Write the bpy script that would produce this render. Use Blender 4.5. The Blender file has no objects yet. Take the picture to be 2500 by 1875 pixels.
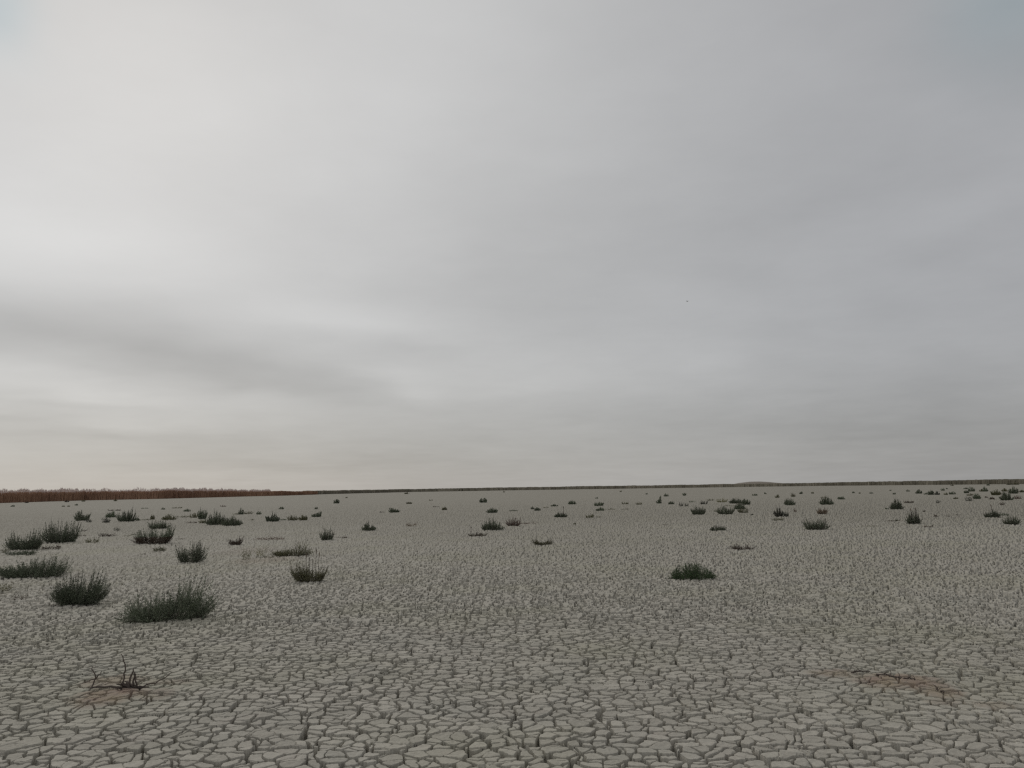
import bpy, math, random
import numpy as np
from mathutils import Matrix, Vector

# ---------------------------------------------------------------- scene, camera
scene = bpy.context.scene
COL = scene.collection
PW, PH, FPX = 2500.0, 1875.0, 1944.4          # photograph size and focal length in its pixels (28 mm on 36 mm)
CAM_H = 1.6
RHO = math.atan(0.0165)                        # the camera was held a little clockwise
THETA = math.atan(257.0 * math.cos(RHO) / FPX)
FWD = np.array([0.0, math.cos(THETA), math.sin(THETA)])
R0 = np.array([1.0, 0.0, 0.0]); U0 = np.array([0.0, -math.sin(THETA), math.cos(THETA)])
RGT = math.cos(RHO) * R0 - math.sin(RHO) * U0
UPV = math.sin(RHO) * R0 + math.cos(RHO) * U0

def ray(px, py):
    d = FPX * FWD + (px - PW / 2) * RGT - (py - PH / 2) * UPV
    return d / np.linalg.norm(d)

def ground_at(px, py):
    d = ray(px, py)
    t = -CAM_H / d[2]
    return d[0] * t, d[1] * t

def horizon(px):
    return 1194.5 - (px - 1250.0) * 0.0165

def sky_dir(px, py):
    d = ray(px, py)
    return math.atan2(d[0], d[1]), math.asin(d[2])

cam = bpy.data.cameras.new("camera")
cam.lens = 28.0; cam.sensor_width = 36.0; cam.sensor_fit = 'HORIZONTAL'
cam.clip_start = 0.05; cam.clip_end = 20000.0
cam_ob = bpy.data.objects.new("camera", cam); COL.objects.link(cam_ob)
m = Matrix(((RGT[0], UPV[0], -FWD[0], 0.0), (RGT[1], UPV[1], -FWD[1], 0.0), (RGT[2], UPV[2], -FWD[2], CAM_H), (0, 0, 0, 1)))
cam_ob.matrix_world = m
scene.camera = cam_ob

scene.render.engine = 'CYCLES'
scene.cycles.max_bounces = 6
scene.cycles.diffuse_bounces = 4
scene.cycles.use_denoising = False
scene.cycles.filter_width = 1.35
scene.cycles.sample_clamp_direct = 3.0
scene.cycles.sample_clamp_indirect = 2.0
scene.view_settings.view_transform = 'Standard'
scene.view_settings.look = 'None'
scene.view_settings.exposure = 0.0
scene.view_settings.gamma = 1.0

# ---------------------------------------------------------------- helpers
def tag(o, label=None, cat=None, group=None, kind=None):
    if label: o["label"] = label
    if cat: o["category"] = cat
    if group: o["group"] = group
    if kind: o["kind"] = kind
    return o

def np_mesh(name, verts, faces, smooth=False):
    """faces: (n,k) int array, all with k corners."""
    verts = np.asarray(verts, dtype=np.float32); faces = np.asarray(faces, dtype=np.int32)
    me = bpy.data.meshes.new(name)
    n, k = faces.shape
    me.vertices.add(len(verts)); me.vertices.foreach_set("co", verts.ravel())
    me.loops.add(n * k); me.loops.foreach_set("vertex_index", faces.ravel())
    me.polygons.add(n)
    me.polygons.foreach_set("loop_start", np.arange(0, n * k, k, dtype=np.int32))
    me.polygons.foreach_set("loop_total", np.full(n, k, dtype=np.int32))
    if smooth: me.polygons.foreach_set("use_smooth", np.ones(n, dtype=bool))
    me.update(calc_edges=True)
    return me

def attr(me, name, values):
    a = me.attributes.new(name, 'FLOAT', 'POINT')
    a.data.foreach_set("value", np.asarray(values, dtype=np.float32))

def link(name, me, mat=None, parent=None, loc=None, rz=0.0):
    o = bpy.data.objects.new(name, me); COL.objects.link(o)
    if mat is not None and me is not None: me.materials.append(mat)
    if parent is not None: o.parent = parent
    if loc is not None: o.location = loc
    o.rotation_euler[2] = rz
    return o

def hash2(ix, iy, seed):
    """Repeatable random numbers in 0..1 for integer cells."""
    h = (ix.astype(np.int64) * 374761393 + iy.astype(np.int64) * 668265263 + seed * 2147483647) & 0xFFFFFFFF
    h = (h ^ (h >> 13)) * 1274126177 & 0xFFFFFFFF
    h = (h ^ (h >> 16)) * 2246822519 & 0xFFFFFFFF
    h = h ^ (h >> 15)
    return (h & 0xFFFFFF).astype(np.float32) / float(0x1000000)

def vnoise(x, y, seed):
    x0 = np.floor(x); y0 = np.floor(y)
    fx = (x - x0); fy = (y - y0)
    fx = fx * fx * (3 - 2 * fx); fy = fy * fy * (3 - 2 * fy)
    x0 = x0.astype(np.int64); y0 = y0.astype(np.int64)
    a = hash2(x0, y0, seed); b = hash2(x0 + 1, y0, seed)
    c = hash2(x0, y0 + 1, seed); d = hash2(x0 + 1, y0 + 1, seed)
    return ((a * (1 - fx) + b * fx) * (1 - fy) + (c * (1 - fx) + d * fx) * fy) * 2 - 1

def fbm(x, y, seed, octaves=3):
    s = 0.0; a = 1.0; t = 0.0
    for o in range(octaves):
        s = s + a * vnoise(x, y, seed + 17 * o); t += a
        a *= 0.5; x = x * 2.03 + 11.3; y = y * 2.03 + 5.7
    return s / t

# ---------------------------------------------------------------- materials
def new_mat(name):
    mt = bpy.data.materials.new(name); mt.use_nodes = True
    nt = mt.node_tree; nt.nodes.clear()
    out = nt.nodes.new('ShaderNodeOutputMaterial'); b = nt.nodes.new('ShaderNodeBsdfPrincipled')
    nt.links.new(b.outputs[0], out.inputs[0])
    b.inputs['Roughness'].default_value = 0.9
    b.inputs['Specular IOR Level'].default_value = 0.15
    return mt, nt, b

def plant_mat(name, dark, light, rough=0.75):
    """two leaf colours mixed leaf by leaf through the attribute 'tone'"""
    mt, nt, b = new_mat(name)
    a = nt.nodes.new('ShaderNodeAttribute'); a.attribute_name = 'tone'
    oi = nt.nodes.new('ShaderNodeObjectInfo')
    mx = nt.nodes.new('ShaderNodeMix'); mx.data_type = 'RGBA'
    mx.inputs[6].default_value = (*dark, 1); mx.inputs[7].default_value = (*light, 1)
    nt.links.new(a.outputs['Fac'], mx.inputs[0])
    hs = nt.nodes.new('ShaderNodeHueSaturation')
    mr = nt.nodes.new('ShaderNodeMapRange'); mr.inputs[3].default_value = 0.8; mr.inputs[4].default_value = 1.2
    nt.links.new(oi.outputs['Random'], mr.inputs[0]); nt.links.new(mr.outputs[0], hs.inputs['Value'])
    nt.links.new(mx.outputs[2], hs.inputs['Color']); nt.links.new(hs.outputs[0], b.inputs['Base Color'])
    b.inputs['Roughness'].default_value = rough
    return mt

MAT = {
    'green': plant_mat('dark_green_leaf', (0.064, 0.078, 0.052), (0.190, 0.215, 0.148)),
    'dome': plant_mat('fresh_green_leaf', (0.040, 0.062, 0.030), (0.105, 0.155, 0.072)),
    'olive': plant_mat('olive_leaf', (0.074, 0.074, 0.040), (0.175, 0.168, 0.092)),
    'grey': plant_mat('grey_green_leaf', (0.070, 0.072, 0.060), (0.165, 0.165, 0.135)),
    'yellow': plant_mat('yellow_green_leaf', (0.110, 0.106, 0.052), (0.270, 0.252, 0.135)),
    'brown': plant_mat('brown_dry_leaf', (0.050, 0.038, 0.030), (0.130, 0.098, 0.072)),
    'red': plant_mat('reddish_dry_leaf', (0.075, 0.045, 0.036), (0.185, 0.115, 0.090)),
    'tan': plant_mat('tan_dry_leaf', (0.150, 0.110, 0.074), (0.300, 0.230, 0.160)),
    'wood': plant_mat('dead_wood', (0.060, 0.048, 0.042), (0.125, 0.102, 0.088), 0.9),
    'reed': plant_mat('reed_stem', (0.310, 0.178, 0.122), (0.500, 0.310, 0.210)),
    'plume': plant_mat('reed_plume', (0.46, 0.36, 0.33), (0.72, 0.62, 0.58)),
    'scrub': plant_mat('shore_scrub', (0.185, 0.170, 0.132), (0.360, 0.330, 0.265)),
}

# ---------------------------------------------------------------- ground: one sheet, real cracks
SILT = []   # (x, y, half length, half depth, rotation, strength)
def silt(px, py, hw, hh, rot, s):
    x, y = ground_at(px, py); _, y2 = ground_at(px, py - hh)
    x3, _ = ground_at(px + hw, py)
    SILT.append((x, y, abs(x3 - x), abs(y2 - y), rot, s))
silt(265, 1702, 66, 19, 0.1, 1.0); silt(375, 1700, 35, 11, 0.0, 0.5); silt(275, 1664, 55, 12, 0.0, 0.7)
silt(420, 1667, 40, 6, 0.05, 0.4)
silt(2190, 1665, 95, 17, -0.25, 1.0); silt(2040, 1645, 55, 9, 0.0, 0.7); silt(2300, 1690, 38, 12, -0.1, 0.85)
silt(650, 1366, 60, 7, 0, .4); silt(600, 1345, 50, 8, 0, .3); silt(2130, 1659, 45, 10, 0.0, 0.6); silt(2425, 1722, 35, 7, 0.0, 0.5); silt(2300, 1715, 40, 7, 0.0, 0.45)

def cracks(x, y, cell, seed, k):
    """Smooth distance to the nearest plate edge, plate id randoms, edge random, vector to plate centre."""
    gx = x / cell; gy = y / cell
    ix = np.floor(gx).astype(np.int64); iy = np.floor(gy).astype(np.int64)
    best = np.full(x.shape, 1e9, np.float32); bx = np.zeros_like(best); by = np.zeros_like(best)
    bi = np.zeros(x.shape, np.int64); bj = np.zeros(x.shape, np.int64)
    pts = []
    for dj in (-1, 0, 1):
        for di in (-1, 0, 1):
            ci = ix + di; cj = iy + dj
            qx = (ci - gx + 0.08 + 0.84 * hash2(ci, cj, seed)).astype(np.float32)
            qy = (cj - gy + 0.08 + 0.84 * hash2(ci, cj, seed + 1)).astype(np.float32)
            pts.append((qx, qy, ci, cj))
            d = qx * qx + qy * qy
            m_ = d < best
            best = np.where(m_, d, best); bx = np.where(m_, qx, bx); by = np.where(m_, qy, by)
            bi = np.where(m_, ci, bi); bj = np.where(m_, cj, bj)
    acc = np.zeros_like(best); near = np.full_like(best, 1e9); eh = np.zeros_like(best)
    kk = k / cell
    for qx, qy, ci, cj in pts:
        ex = qx - bx; ey = qy - by
        ln = np.sqrt(ex * ex + ey * ey)
        same = ln < 1e-6
        d = (0.5 * (qx + bx) * ex + 0.5 * (qy + by) * ey) / np.where(same, 1, ln)
        d = np.where(same, 1e3, d)
        acc += np.exp(-np.minimum(d / kk, 60))
        m_ = d < near
        near = np.where(m_, d, near)
        eh = np.where(m_, hash2(ci + bi, cj + bj, seed + 5), eh)
    ds = -kk * np.log(np.maximum(acc, 1e-20))
    return ds * cell, hash2(bi, bj, seed + 2), hash2(bi, bj, seed + 3), hash2(bi, bj, seed + 4), eh, bx * cell, by * cell

def sstep(a, b, v):
    t = np.clip((v - a) / (b - a), 0, 1)
    return t * t * (3 - 2 * t)

def surface(x, y):
    r = np.sqrt(x * x + y * y)
    wx = x + 0.030 * fbm(x * 6, y * 6, 3) + 0.012 * vnoise(x * 15, y * 15, 13) + 0.0075 * fbm(x * 30, y * 30, 8, 2)
    wy = y + 0.030 * fbm(x * 6, y * 6, 23) + 0.012 * vnoise(x * 15, y * 15, 33) + 0.0075 * fbm(x * 30, y * 30, 28, 2)
    d1, t1, u1, v1, e1, cx1, cy1 = cracks(wx, wy, 0.29, 101, 0.012)
    d2, t2, u2, v2, e2, cx2, cy2 = cracks(wx + 3.7, wy + 1.9, 0.120, 211, 0.010)
    open_ = 0.55 + 0.45 * fbm(x * 0.9, y * 0.9, 61)                  # wider and narrower stretches
    w1 = (0.0028 + 0.0095 * e1 ** 1.4) * (0.55 + 0.75 * open_)
    w2 = (0.0011 + 0.0108 * e2 ** 2.0) * (0.50 + 0.80 * open_)
    c1 = 1 - sstep(w1 * 0.60, w1 + 0.0024, d1)
    c2 = 1 - sstep(w2 * 0.60, w2 + 0.0022, d2)
    depth1 = 0.11 + 0.05 * e1; depth2 = 0.075 + 0.070 * e2
    whole = sstep(0.70, 0.86, t1) * sstep(0.55, 0.45, e2)             # some big plates stay whole
    c2 = c2 * (1 - 0.9 * whole)
    pit = np.maximum(c1 * depth1, c2 * depth2) * (1 - 0.66 * sstep(9, 27, r))
    rim = 0.0026 * np.exp(-np.minimum(d1, np.where(whole > .5, 1, d2)) / 0.006) + 0.010 * sstep(0.30, 0.62, fbm(x * 19, y * 19, 55, 2)) * np.exp(-np.maximum(np.minimum(d1, d2), 0) / 0.016)               # worn edges
    plate = 0.007 * (t2 - 0.5) + 0.010 * (t1 - 0.5) + ((u2 - 0.5) * 0.085 * cx2 + (v2 - 0.5) * 0.085 * cy2) * sstep(30, 5, r)
    curl = 0.004 * sstep(0.07, 0.02, np.maximum(d2, 0))
    micro = 0.0036 * fbm(x * 22, y * 22, 77, 3)
    wide = 0.012 * fbm(x * 0.45, y * 0.45, 91, 3)
    # silt patches fill the cracks
    st = np.zeros_like(x)
    for sx, sy, hx, hy, rot, s in SILT:
        c, sn = math.cos(rot), math.sin(rot)
        ax = ((x - sx) * c + (y - sy) * sn) / hx; ay = (-(x - sx) * sn + (y - sy) * c) / hy
        q = ax * ax + ay * ay
        near = q < 12
        if near.any():
            br = np.zeros_like(x)
            br[near] = 0.55 * fbm(x[near] * 6, y[near] * 6, 41, 3)
            st = np.maximum(st, s * np.where(near, sstep(2.6, 0.15, q * (1 - br * 1.3)), 0))
    keep = 1 - 0.6 * sstep(0.25, 0.8, st)
    near_f = 1 - sstep(60, 170, r)
    z = (-pit * keep - rim * keep + (plate + curl) * (0.35 + 0.65 * keep) + micro) * near_f + wide * sstep(4000, 300, r)
    z += 0.012 * st * near_f
    tone = 0.5 + 0.40 * (u1 - 0.5) + 0.60 * (v2 - 0.5)
    return z.astype(np.float32), tone.astype(np.float32), st.astype(np.float32)

# rays of the sheet: dense towards the view, coarse behind; rings close near the feet, long far away
K = 1274.0
rings = [0.5, 0.9, 1.3, 1.8, 2.3, 2.8, 3.2]
s = K / 3.5
while s > 127: rings.append(K / s); s -= 1 / 3.6
while s > 8: rings.append(K / s); s -= 1 / 2.2
rr = K / 8
while rr < 9000: rr *= 1.14; rings.append(rr)
rings = np.array(rings)
fine = np.linspace(-math.radians(43), math.radians(43), 2850)
coarse = np.linspace(math.radians(43), math.radians(317), 60)[1:-1]
ang = np.concatenate([fine, coarse])
NA, NR = len(ang), len(rings)
A, Rr = np.meshgrid(ang, rings)
# small irregular offsets keep the sheet from sampling the plates in step
X = (Rr * np.sin(A)).ravel(); Y = (Rr * np.cos(A)).ravel()
Z = np.empty(X.shape, np.float32); T = np.empty_like(Z); S = np.empty_like(Z)
CH = 400000
for i in range(0, len(X), CH):
    Z[i:i + CH], T[i:i + CH], S[i:i + CH] = surface(X[i:i + CH], Y[i:i + CH])
ii = np.arange(NR - 1)[:, None] * NA + np.arange(NA)[None, :]
jj = np.arange(NR - 1)[:, None] * NA + ((np.arange(NA) + 1) % NA)[None, :]
faces = np.stack([ii, ii + NA, jj + NA, jj], -1).reshape(-1, 4)
gm = np_mesh("ground", np.stack([X, Y, Z], -1), faces, smooth=True)
# hub under the camera's feet
attr(gm, 'tone', T); attr(gm, 'silt', S)

mt, nt, b = new_mat('cracked_dry_mud')
N = nt.nodes.new; L = nt.links.new
geo = N('ShaderNodeNewGeometry')
def noise(scale, detail=3.0, rough=0.55, vec=None):
    n = N('ShaderNodeTexNoise'); n.inputs['Scale'].default_value = scale
    n.inputs['Detail'].default_value = detail; n.inputs['Roughness'].default_value = rough
    L(vec or geo.outputs['Position'], n.inputs['Vector']); return n.outputs['Fac']
def mixc(f, a, c, mode='MIX'):
    x = N('ShaderNodeMix'); x.data_type = 'RGBA'; x.blend_type = mode
    for v, k in ((f, 0), (a, 6), (c, 7)):
        if isinstance(v, (int, float)): x.inputs[k].default_value = v
        elif isinstance(v, tuple): x.inputs[k].default_value = (*v, 1)
        else: L(v, x.inputs[k])
    return x.outputs[2]
def ramp(v, a, c, lo=0.0, hi=1.0):
    x = N('ShaderNodeMapRange'); x.interpolation_type = 'SMOOTHSTEP'
    x.inputs[1].default_value = a; x.inputs[2].default_value = c; x.inputs[3].default_value = lo; x.inputs[4].default_value = hi
    L(v, x.inputs[0]); return x.outputs[0]
at = N('ShaderNodeAttribute'); at.attribute_name = 'tone'
asl = N('ShaderNodeAttribute'); asl.attribute_name = 'silt'
GROUND_LO, GROUND_HI = (0.272, 0.254, 0.218), (0.388, 0.364, 0.316)
c = mixc(ramp(at.outputs['Fac'], 0.1, 0.9), GROUND_LO, GROUND_HI)
c = mixc(ramp(noise(0.35, 4), 0.42, 0.68, 0, 0.62), c, (0.292, 0.281, 0.205))      # yellowish drift
c = mixc(ramp(noise(1.1, 3), 0.48, 0.68, 0, 0.5), c, (0.262, 0.253, 0.222))       # greyer clay
c = mixc(ramp(noise(2.6, 3), 0.58, 0.75, 0, 0.30), c, (0.330, 0.280, 0.245))       # pinkish clay
c = mixc(0.35, c, mixc(ramp(noise(55, 4, 0.7), 0.25, 0.75), (0.185, 0.176, 0.150), (0.42, 0.405, 0.355)))
sl = N('ShaderNodeMath'); sl.operation = 'MULTIPLY'; sl.use_clamp = True
L(asl.outputs['Fac'], sl.inputs[0]); L(ramp(noise(9, 4, 0.65), 0.24, 0.58, 0.40, 1.0), sl.inputs[1])
siltc = mixc(ramp(noise(4.5, 3), 0.38, 0.62), (0.212, 0.158, 0.127), (0.245, 0.203, 0.150))
c = mixc(sl.outputs[0], c, siltc)
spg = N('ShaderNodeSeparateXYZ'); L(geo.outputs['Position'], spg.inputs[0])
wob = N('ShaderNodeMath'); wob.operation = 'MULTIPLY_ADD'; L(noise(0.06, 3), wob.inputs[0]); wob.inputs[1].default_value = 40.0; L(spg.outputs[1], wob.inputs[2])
c = mixc(ramp(wob.outputs[0], 22, 68, 0, 0.80), c, (0.202, 0.189, 0.157))           # darker farther out: shade of cracks too fine to mesh, painted into the colour
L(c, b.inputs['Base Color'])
bp = N('ShaderNodeBump'); bp.inputs['Strength'].default_value = 0.55; bp.inputs['Distance'].default_value = 0.006
L(noise(70, 5, 0.65), bp.inputs['Height']); L(bp.outputs[0], b.inputs['Normal'])
b.inputs['Roughness'].default_value = 0.95; b.inputs['Specular IOR Level'].default_value = 0.1
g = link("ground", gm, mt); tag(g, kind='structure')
print("ground verts", len(X))
# ---------------------------------------------------------------- sky: overcast over a Nishita sky, one weak wide sun
SUN_AZ, SUN_EL = math.radians(-27), math.radians(30)     # behind the cloud, ahead and to the left
world = bpy.data.worlds.new("World"); scene.world = world; world.use_nodes = True
nt = world.node_tree; nt.nodes.clear()
N = nt.nodes.new; L = nt.links.new
wo = N('ShaderNodeOutputWorld')
tc = N('ShaderNodeTexCoord')
def setin(n, i, v):
    if isinstance(v, (int, float)): n.inputs[i].default_value = v
    else: L(v, n.inputs[i])
def M(op, a, bb=0.0, clamp=False):
    n = N('ShaderNodeMath'); n.operation = op; n.use_clamp = clamp
    setin(n, 0, a); setin(n, 1, bb); return n.outputs[0]
nrm = N('ShaderNodeVectorMath'); nrm.operation = 'NORMALIZE'; L(tc.outputs['Generated'], nrm.inputs[0])
sp = N('ShaderNodeSeparateXYZ'); L(nrm.outputs[0], sp.inputs[0])
dx, dy, dz = sp.outputs
AZ0 = M('ARCTAN2', dx, dy); EL0 = M('ARCSINE', dz)
# cloud sheet seen in perspective: streaks lie flat towards the horizon
zc = M('ADD', M('MAXIMUM', dz, 0.0), 0.09)
cv = N('ShaderNodeCombineXYZ'); L(M('DIVIDE', dx, zc), cv.inputs[0]); L(M('DIVIDE', dy, zc), cv.inputs[1])
def wnoise(scale, detail, vec, rough=0.5, off=0.0):
    mp = N('ShaderNodeMapping'); mp.inputs['Location'].default_value = (off, off * 0.7, off * 0.3)
    L(vec, mp.inputs[0])
    n = N('ShaderNodeTexNoise'); n.inputs['Scale'].default_value = scale; n.inputs['Detail'].default_value = detail
    n.inputs['Roughness'].default_value = rough; L(mp.outputs[0], n.inputs['Vector'])
    return M('SUBTRACT', n.outputs['Fac'], 0.5)
AZ = M('ADD', AZ0, M('MULTIPLY', wnoise(0.9, 3, cv.outputs[0], 0.55, 3.0), 0.13))
EL = M('ADD', EL0, M('MULTIPLY', wnoise(0.9, 3, cv.outputs[0], 0.55, 9.0), 0.055))
def lobe(px, py, sx, sy, amp, rot=0.0):
    """soft patch of cloud, brighter or darker, centred where the photograph's pixel looks"""
    a, e = sky_dir(px, py)
    su, sv = sx / FPX, sy / FPX
    da = M('SUBTRACT', AZ, a); de = M('SUBTRACT', EL, e)
    cr, sr = math.cos(rot), math.sin(rot)
    u = M('DIVIDE', M('ADD', M('MULTIPLY', da, cr), M('MULTIPLY', de, sr)), su)
    v = M('DIVIDE', M('SUBTRACT', M('MULTIPLY', de, cr), M('MULTIPLY', da, sr)), sv)
    q = M('ADD', M('MULTIPLY', u, u), M('MULTIPLY', v, v))
    return M('MULTIPLY', M('EXPONENT', M('MULTIPLY', q, -1.0)), amp)
mr = N('ShaderNodeMapRange'); mr.interpolation_type = 'SMOOTHSTEP'
mr.inputs[1].default_value = -0.65; mr.inputs[2].default_value = 0.75; mr.inputs[3].default_value = 0.535; mr.inputs[4].default_value = 0.375
L(AZ, mr.inputs[0])
B = mr.outputs[0]
LOBES = [
    (200, 360, 620, 330, 0.080), (640, 150, 620, 260, 0.02), (60, 590, 420, 130, 0.075), (1100, 60, 560, 330, 0.075), (1000, 450, 500, 300, 0.02),
    (120, 820, 460, 75, -0.098, -0.06), (640, 915, 330, 50, -0.075, -0.12), (330, 745, 190, 60, -0.045),
    (880, 785, 230, 42, 0.065, -0.10), (1000, 850, 120, 20, -0.03, -0.1), (1050, 955, 85, 24, 0.045, -0.30), (950, 900, 160, 18, 0.03, -.1), (1290, 905, 260, 65, 0.045), (1720, 868, 120, 50, 0.030),
    (75, 925, 300, 32, 0.06, -0.05), (250, 960, 120, 12, 0.03), (120, 975, 160, 10, -.03), (310, 1030, 90, 14, 0.03), (290, 1015, 200, 26, 0.035, -0.1), (60, 1010, 190, 14, -0.030), (170, 1062, 260, 11, -0.025),
    (40, 1120, 260, 50, 0.035), (515, 1160, 190, 16, 0.025), (640, 1000, 240, 50, 0.02), (250, 1130, 900, 140, -0.105),
    (1250, 1180, 600, 110, -0.055), (900, 1130, 420, 16, -0.02), (2450, 1150, 520, 190, -0.085), (1700, 1040, 700, 60, -0.03),
    (2280, 520, 360, 45, 0.024, 0.2), (1960, 505, 260, 45, -0.018, 0.15), (1820, 665, 170, 38, -0.016), (1500, 620, 260, 90, -0.012, 0.3),
    (2500, -20, 150, 120, -0.02), (0, 20, 70, 70, -0.06), (1250, 560, 260, 260, -0.015),
]
for lb in LOBES: B = M('ADD', B, lobe(*lb))
dmp = N('ShaderNodeMapping'); dmp.inputs['Scale'].default_value = (1.0, 1.0, 2.6); L(nrm.outputs[0], dmp.inputs[0])
B = M('ADD', B, M('MULTIPLY', wnoise(3.4, 5, dmp.outputs[0], 0.55, 2.0), 0.060))
B = M('ADD', B, M('MULTIPLY', wnoise(9.0, 4, dmp.outputs[0], 0.55, 5.0), 0.022))
B = M('ADD', B, M('MULTIPLY', wnoise(1.3, 4, cv.outputs[0], 0.55, 1.0), 0.055))
B = M('ADD', B, M('MULTIPLY', wnoise(3.2, 4, cv.outputs[0], 0.6, 6.0), 0.045))
ov = N('ShaderNodeMapRange'); ov.interpolation_type = 'SMOOTHSTEP'      # an overcast sky is brightest overhead
for k_, v_ in ((1, 0.62), (2, 1.25), (3, 0.0), (4, 0.20)): ov.inputs[k_].default_value = v_
L(EL0, ov.inputs[0]); B = M('ADD', B, ov.outputs[0])
# colour: warm low on the left, neutral overhead, faintly blue to the upper right
def wmix(f, a, c):
    x = N('ShaderNodeMix'); x.data_type = 'RGBA'
    for v, k in ((f, 0), (a, 6), (c, 7)):
        if isinstance(v, tuple): x.inputs[k].default_value = (*v, 1)
        elif isinstance(v, (int, float)): x.inputs[k].default_value = v
        else: L(v, x.inputs[k])
    return x.outputs[2]
def wr(v, a, c, lo, hi):
    x = N('ShaderNodeMapRange'); x.interpolation_type = 'SMOOTHSTEP'
    for k, t in ((1, a), (2, c), (3, lo), (4, hi)): x.inputs[k].default_value = t
    L(v, x.inputs[0]); return x.outputs[0]
low = wr(EL0, 0.0, 0.22, 1.0, 0.0)
col = wmix(wr(AZ0, -0.1, 0.65, 0.0, 1.0), (1.0, 1.0, 0.99), (0.988, 0.998, 1.022))
col = wmix(M('MULTIPLY', low, wr(AZ0, -0.6, 0.3, 1.0, 0.45)), col, (1.005, 0.99, 0.955))
col = wmix(M('ADD', lobe(2500, -40, 150, 150, 0.75), lobe(0, 20, 70, 80, 0.7), True), col, (0.88, 1.02, 1.08))
sc = N('ShaderNodeVectorMath'); sc.operation = 'SCALE'; L(col, sc.inputs[0]); L(B, sc.inputs['Scale'])
bgc = N('ShaderNodeBackground'); L(sc.outputs[0], bgc.inputs['Color']); bgc.inputs['Strength'].default_value = 1.0
sky = N('ShaderNodeTexSky'); sky.sky_type = 'NISHITA'; sky.sun_disc = False
sky.sun_elevation = SUN_EL; sky.sun_rotation = SUN_AZ
bgs = N('ShaderNodeBackground'); L(sky.outputs[0], bgs.inputs['Color']); bgs.inputs['Strength'].default_value = 0.08
mxs = N('ShaderNodeMixShader'); mxs.inputs[0].default_value = 0.95
L(bgs.outputs[0], mxs.inputs[1]); L(bgc.outputs[0], mxs.inputs[2]); L(mxs.outputs[0], wo.inputs[0])

sun = bpy.data.lights.new("sun", 'SUN'); sun.energy = 1.15; sun.angle = math.radians(24); sun.color = (1.0, 0.96, 0.90)
so = bpy.data.objects.new("sun", sun); COL.objects.link(so)
sd = Vector((math.sin(SUN_AZ) * math.cos(SUN_EL), math.cos(SUN_AZ) * math.cos(SUN_EL), math.sin(SUN_EL)))
so.rotation_euler = sd.to_track_quat('Z', 'Y').to_euler(); so.location = sd * 50
# ---------------------------------------------------------------- plants
PX = 2500.0 / 1024.0       # photograph pixels per picture pixel

def tube_arrays(pts, radii, sides=4):
    pts = np.asarray(pts, float); n = len(pts)
    V = []; F = []
    for i in range(n):
        t = pts[min(i + 1, n - 1)] - pts[max(i - 1, 0)]
        t = t / (np.linalg.norm(t) + 1e-9)
        a = np.cross(t, [0.31, 0.87, 0.39]); a /= np.linalg.norm(a) + 1e-9
        c = np.cross(t, a)
        for k in range(sides):
            th = 2 * math.pi * k / sides
            V.append(pts[i] + radii[i] * (math.cos(th) * a + math.sin(th) * c))
    for i in range(n - 1):
        for k in range(sides):
            F.append((i * sides + k, i * sides + (k + 1) % sides, (i + 1) * sides + (k + 1) % sides, (i + 1) * sides + k))
    V.append(pts[-1] + (pts[-1] - pts[-2]) * 0.02); e = len(V) - 1
    for k in range(sides):
        F.append(((n - 1) * sides + k, (n - 1) * sides + (k + 1) % sides, e, e))
    return V, F

def tube_mesh(name, paths, sides=4, rng=None):
    V = []; F = []; T = []
    rng = rng or np.random.default_rng(5)
    for pts, radii in paths:
        v, f = tube_arrays(pts, radii, sides)
        o = len(V); V += v; F += [[a + o for a in q] for q in f]; T += [float(rng.random())] * len(v)
    bm_faces = [q if q[2] != q[3] else q[:3] for q in F]
    me = bpy.data.meshes.new(name)
    me.from_pydata([tuple(map(float, p)) for p in V], [], bm_faces)
    attr(me, 'tone', T)
    return me

def leaf_mesh(name, C, D, ln, wd, rng, tone=None):
    """many small leaf blades: centres C, directions D, lengths and widths"""
    n = len(C)
    rnd = rng.normal(size=(n, 3))
    side = np.cross(D, rnd); side /= np.linalg.norm(side, axis=1, keepdims=True) + 1e-9
    h = (D * (ln * 0.5)[:, None]); w = side * (wd * 0.5)[:, None]
    V = np.stack([C - h, C + w * 1.0 - h * 0.1, C + h, C - w * 1.0 - h * 0.1], 1).reshape(-1, 3)
    V[:, 2] = np.maximum(V[:, 2], -0.01)
    F = np.arange(n * 4).reshape(n, 4)
    me = np_mesh(name, V, F)
    tone = rng.random(n) if tone is None else tone
    attr(me, 'tone', np.repeat(np.clip(tone, 0, 1), 4))
    return me

#            stems/m2  cover lean  flat  leaf_len leaf_w  spread  min_h
STYLE = {
    'bush':   dict(cover=3.0, lean=0.55, low=0.62, tip=1.0, leaf=0.024, wide=0.0065, spread=0.030, edge=0.34),
    'spiky':  dict(cover=2.3, lean=0.85, low=0.50, tip=1.0, leaf=0.022, wide=0.0065, spread=0.020, edge=0.66),
    'dome':   dict(cover=4.2, lean=0.35, low=0.75, tip=1.0, leaf=0.030, wide=0.006, spread=0.030, edge=0.30),
    'sparse': dict(cover=1.0, lean=0.75, low=0.55, tip=1.0, leaf=0.026, wide=0.0075, spread=0.025, edge=0.8),
    'dry':    dict(cover=1.1, lean=0.85, low=0.45, tip=1.0, leaf=0.022, wide=0.0070, spread=0.020, edge=0.9),
    'litter': dict(cover=1.4, lean=1.40, low=0.80, tip=0.8, leaf=0.040, wide=0.0100, spread=0.020, edge=0.8),
    'tuft':   dict(cover=3.2, lean=0.45, low=0.70, tip=1.0, leaf=0.030, wide=0.0090, spread=0.030, edge=0.5),
}

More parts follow.
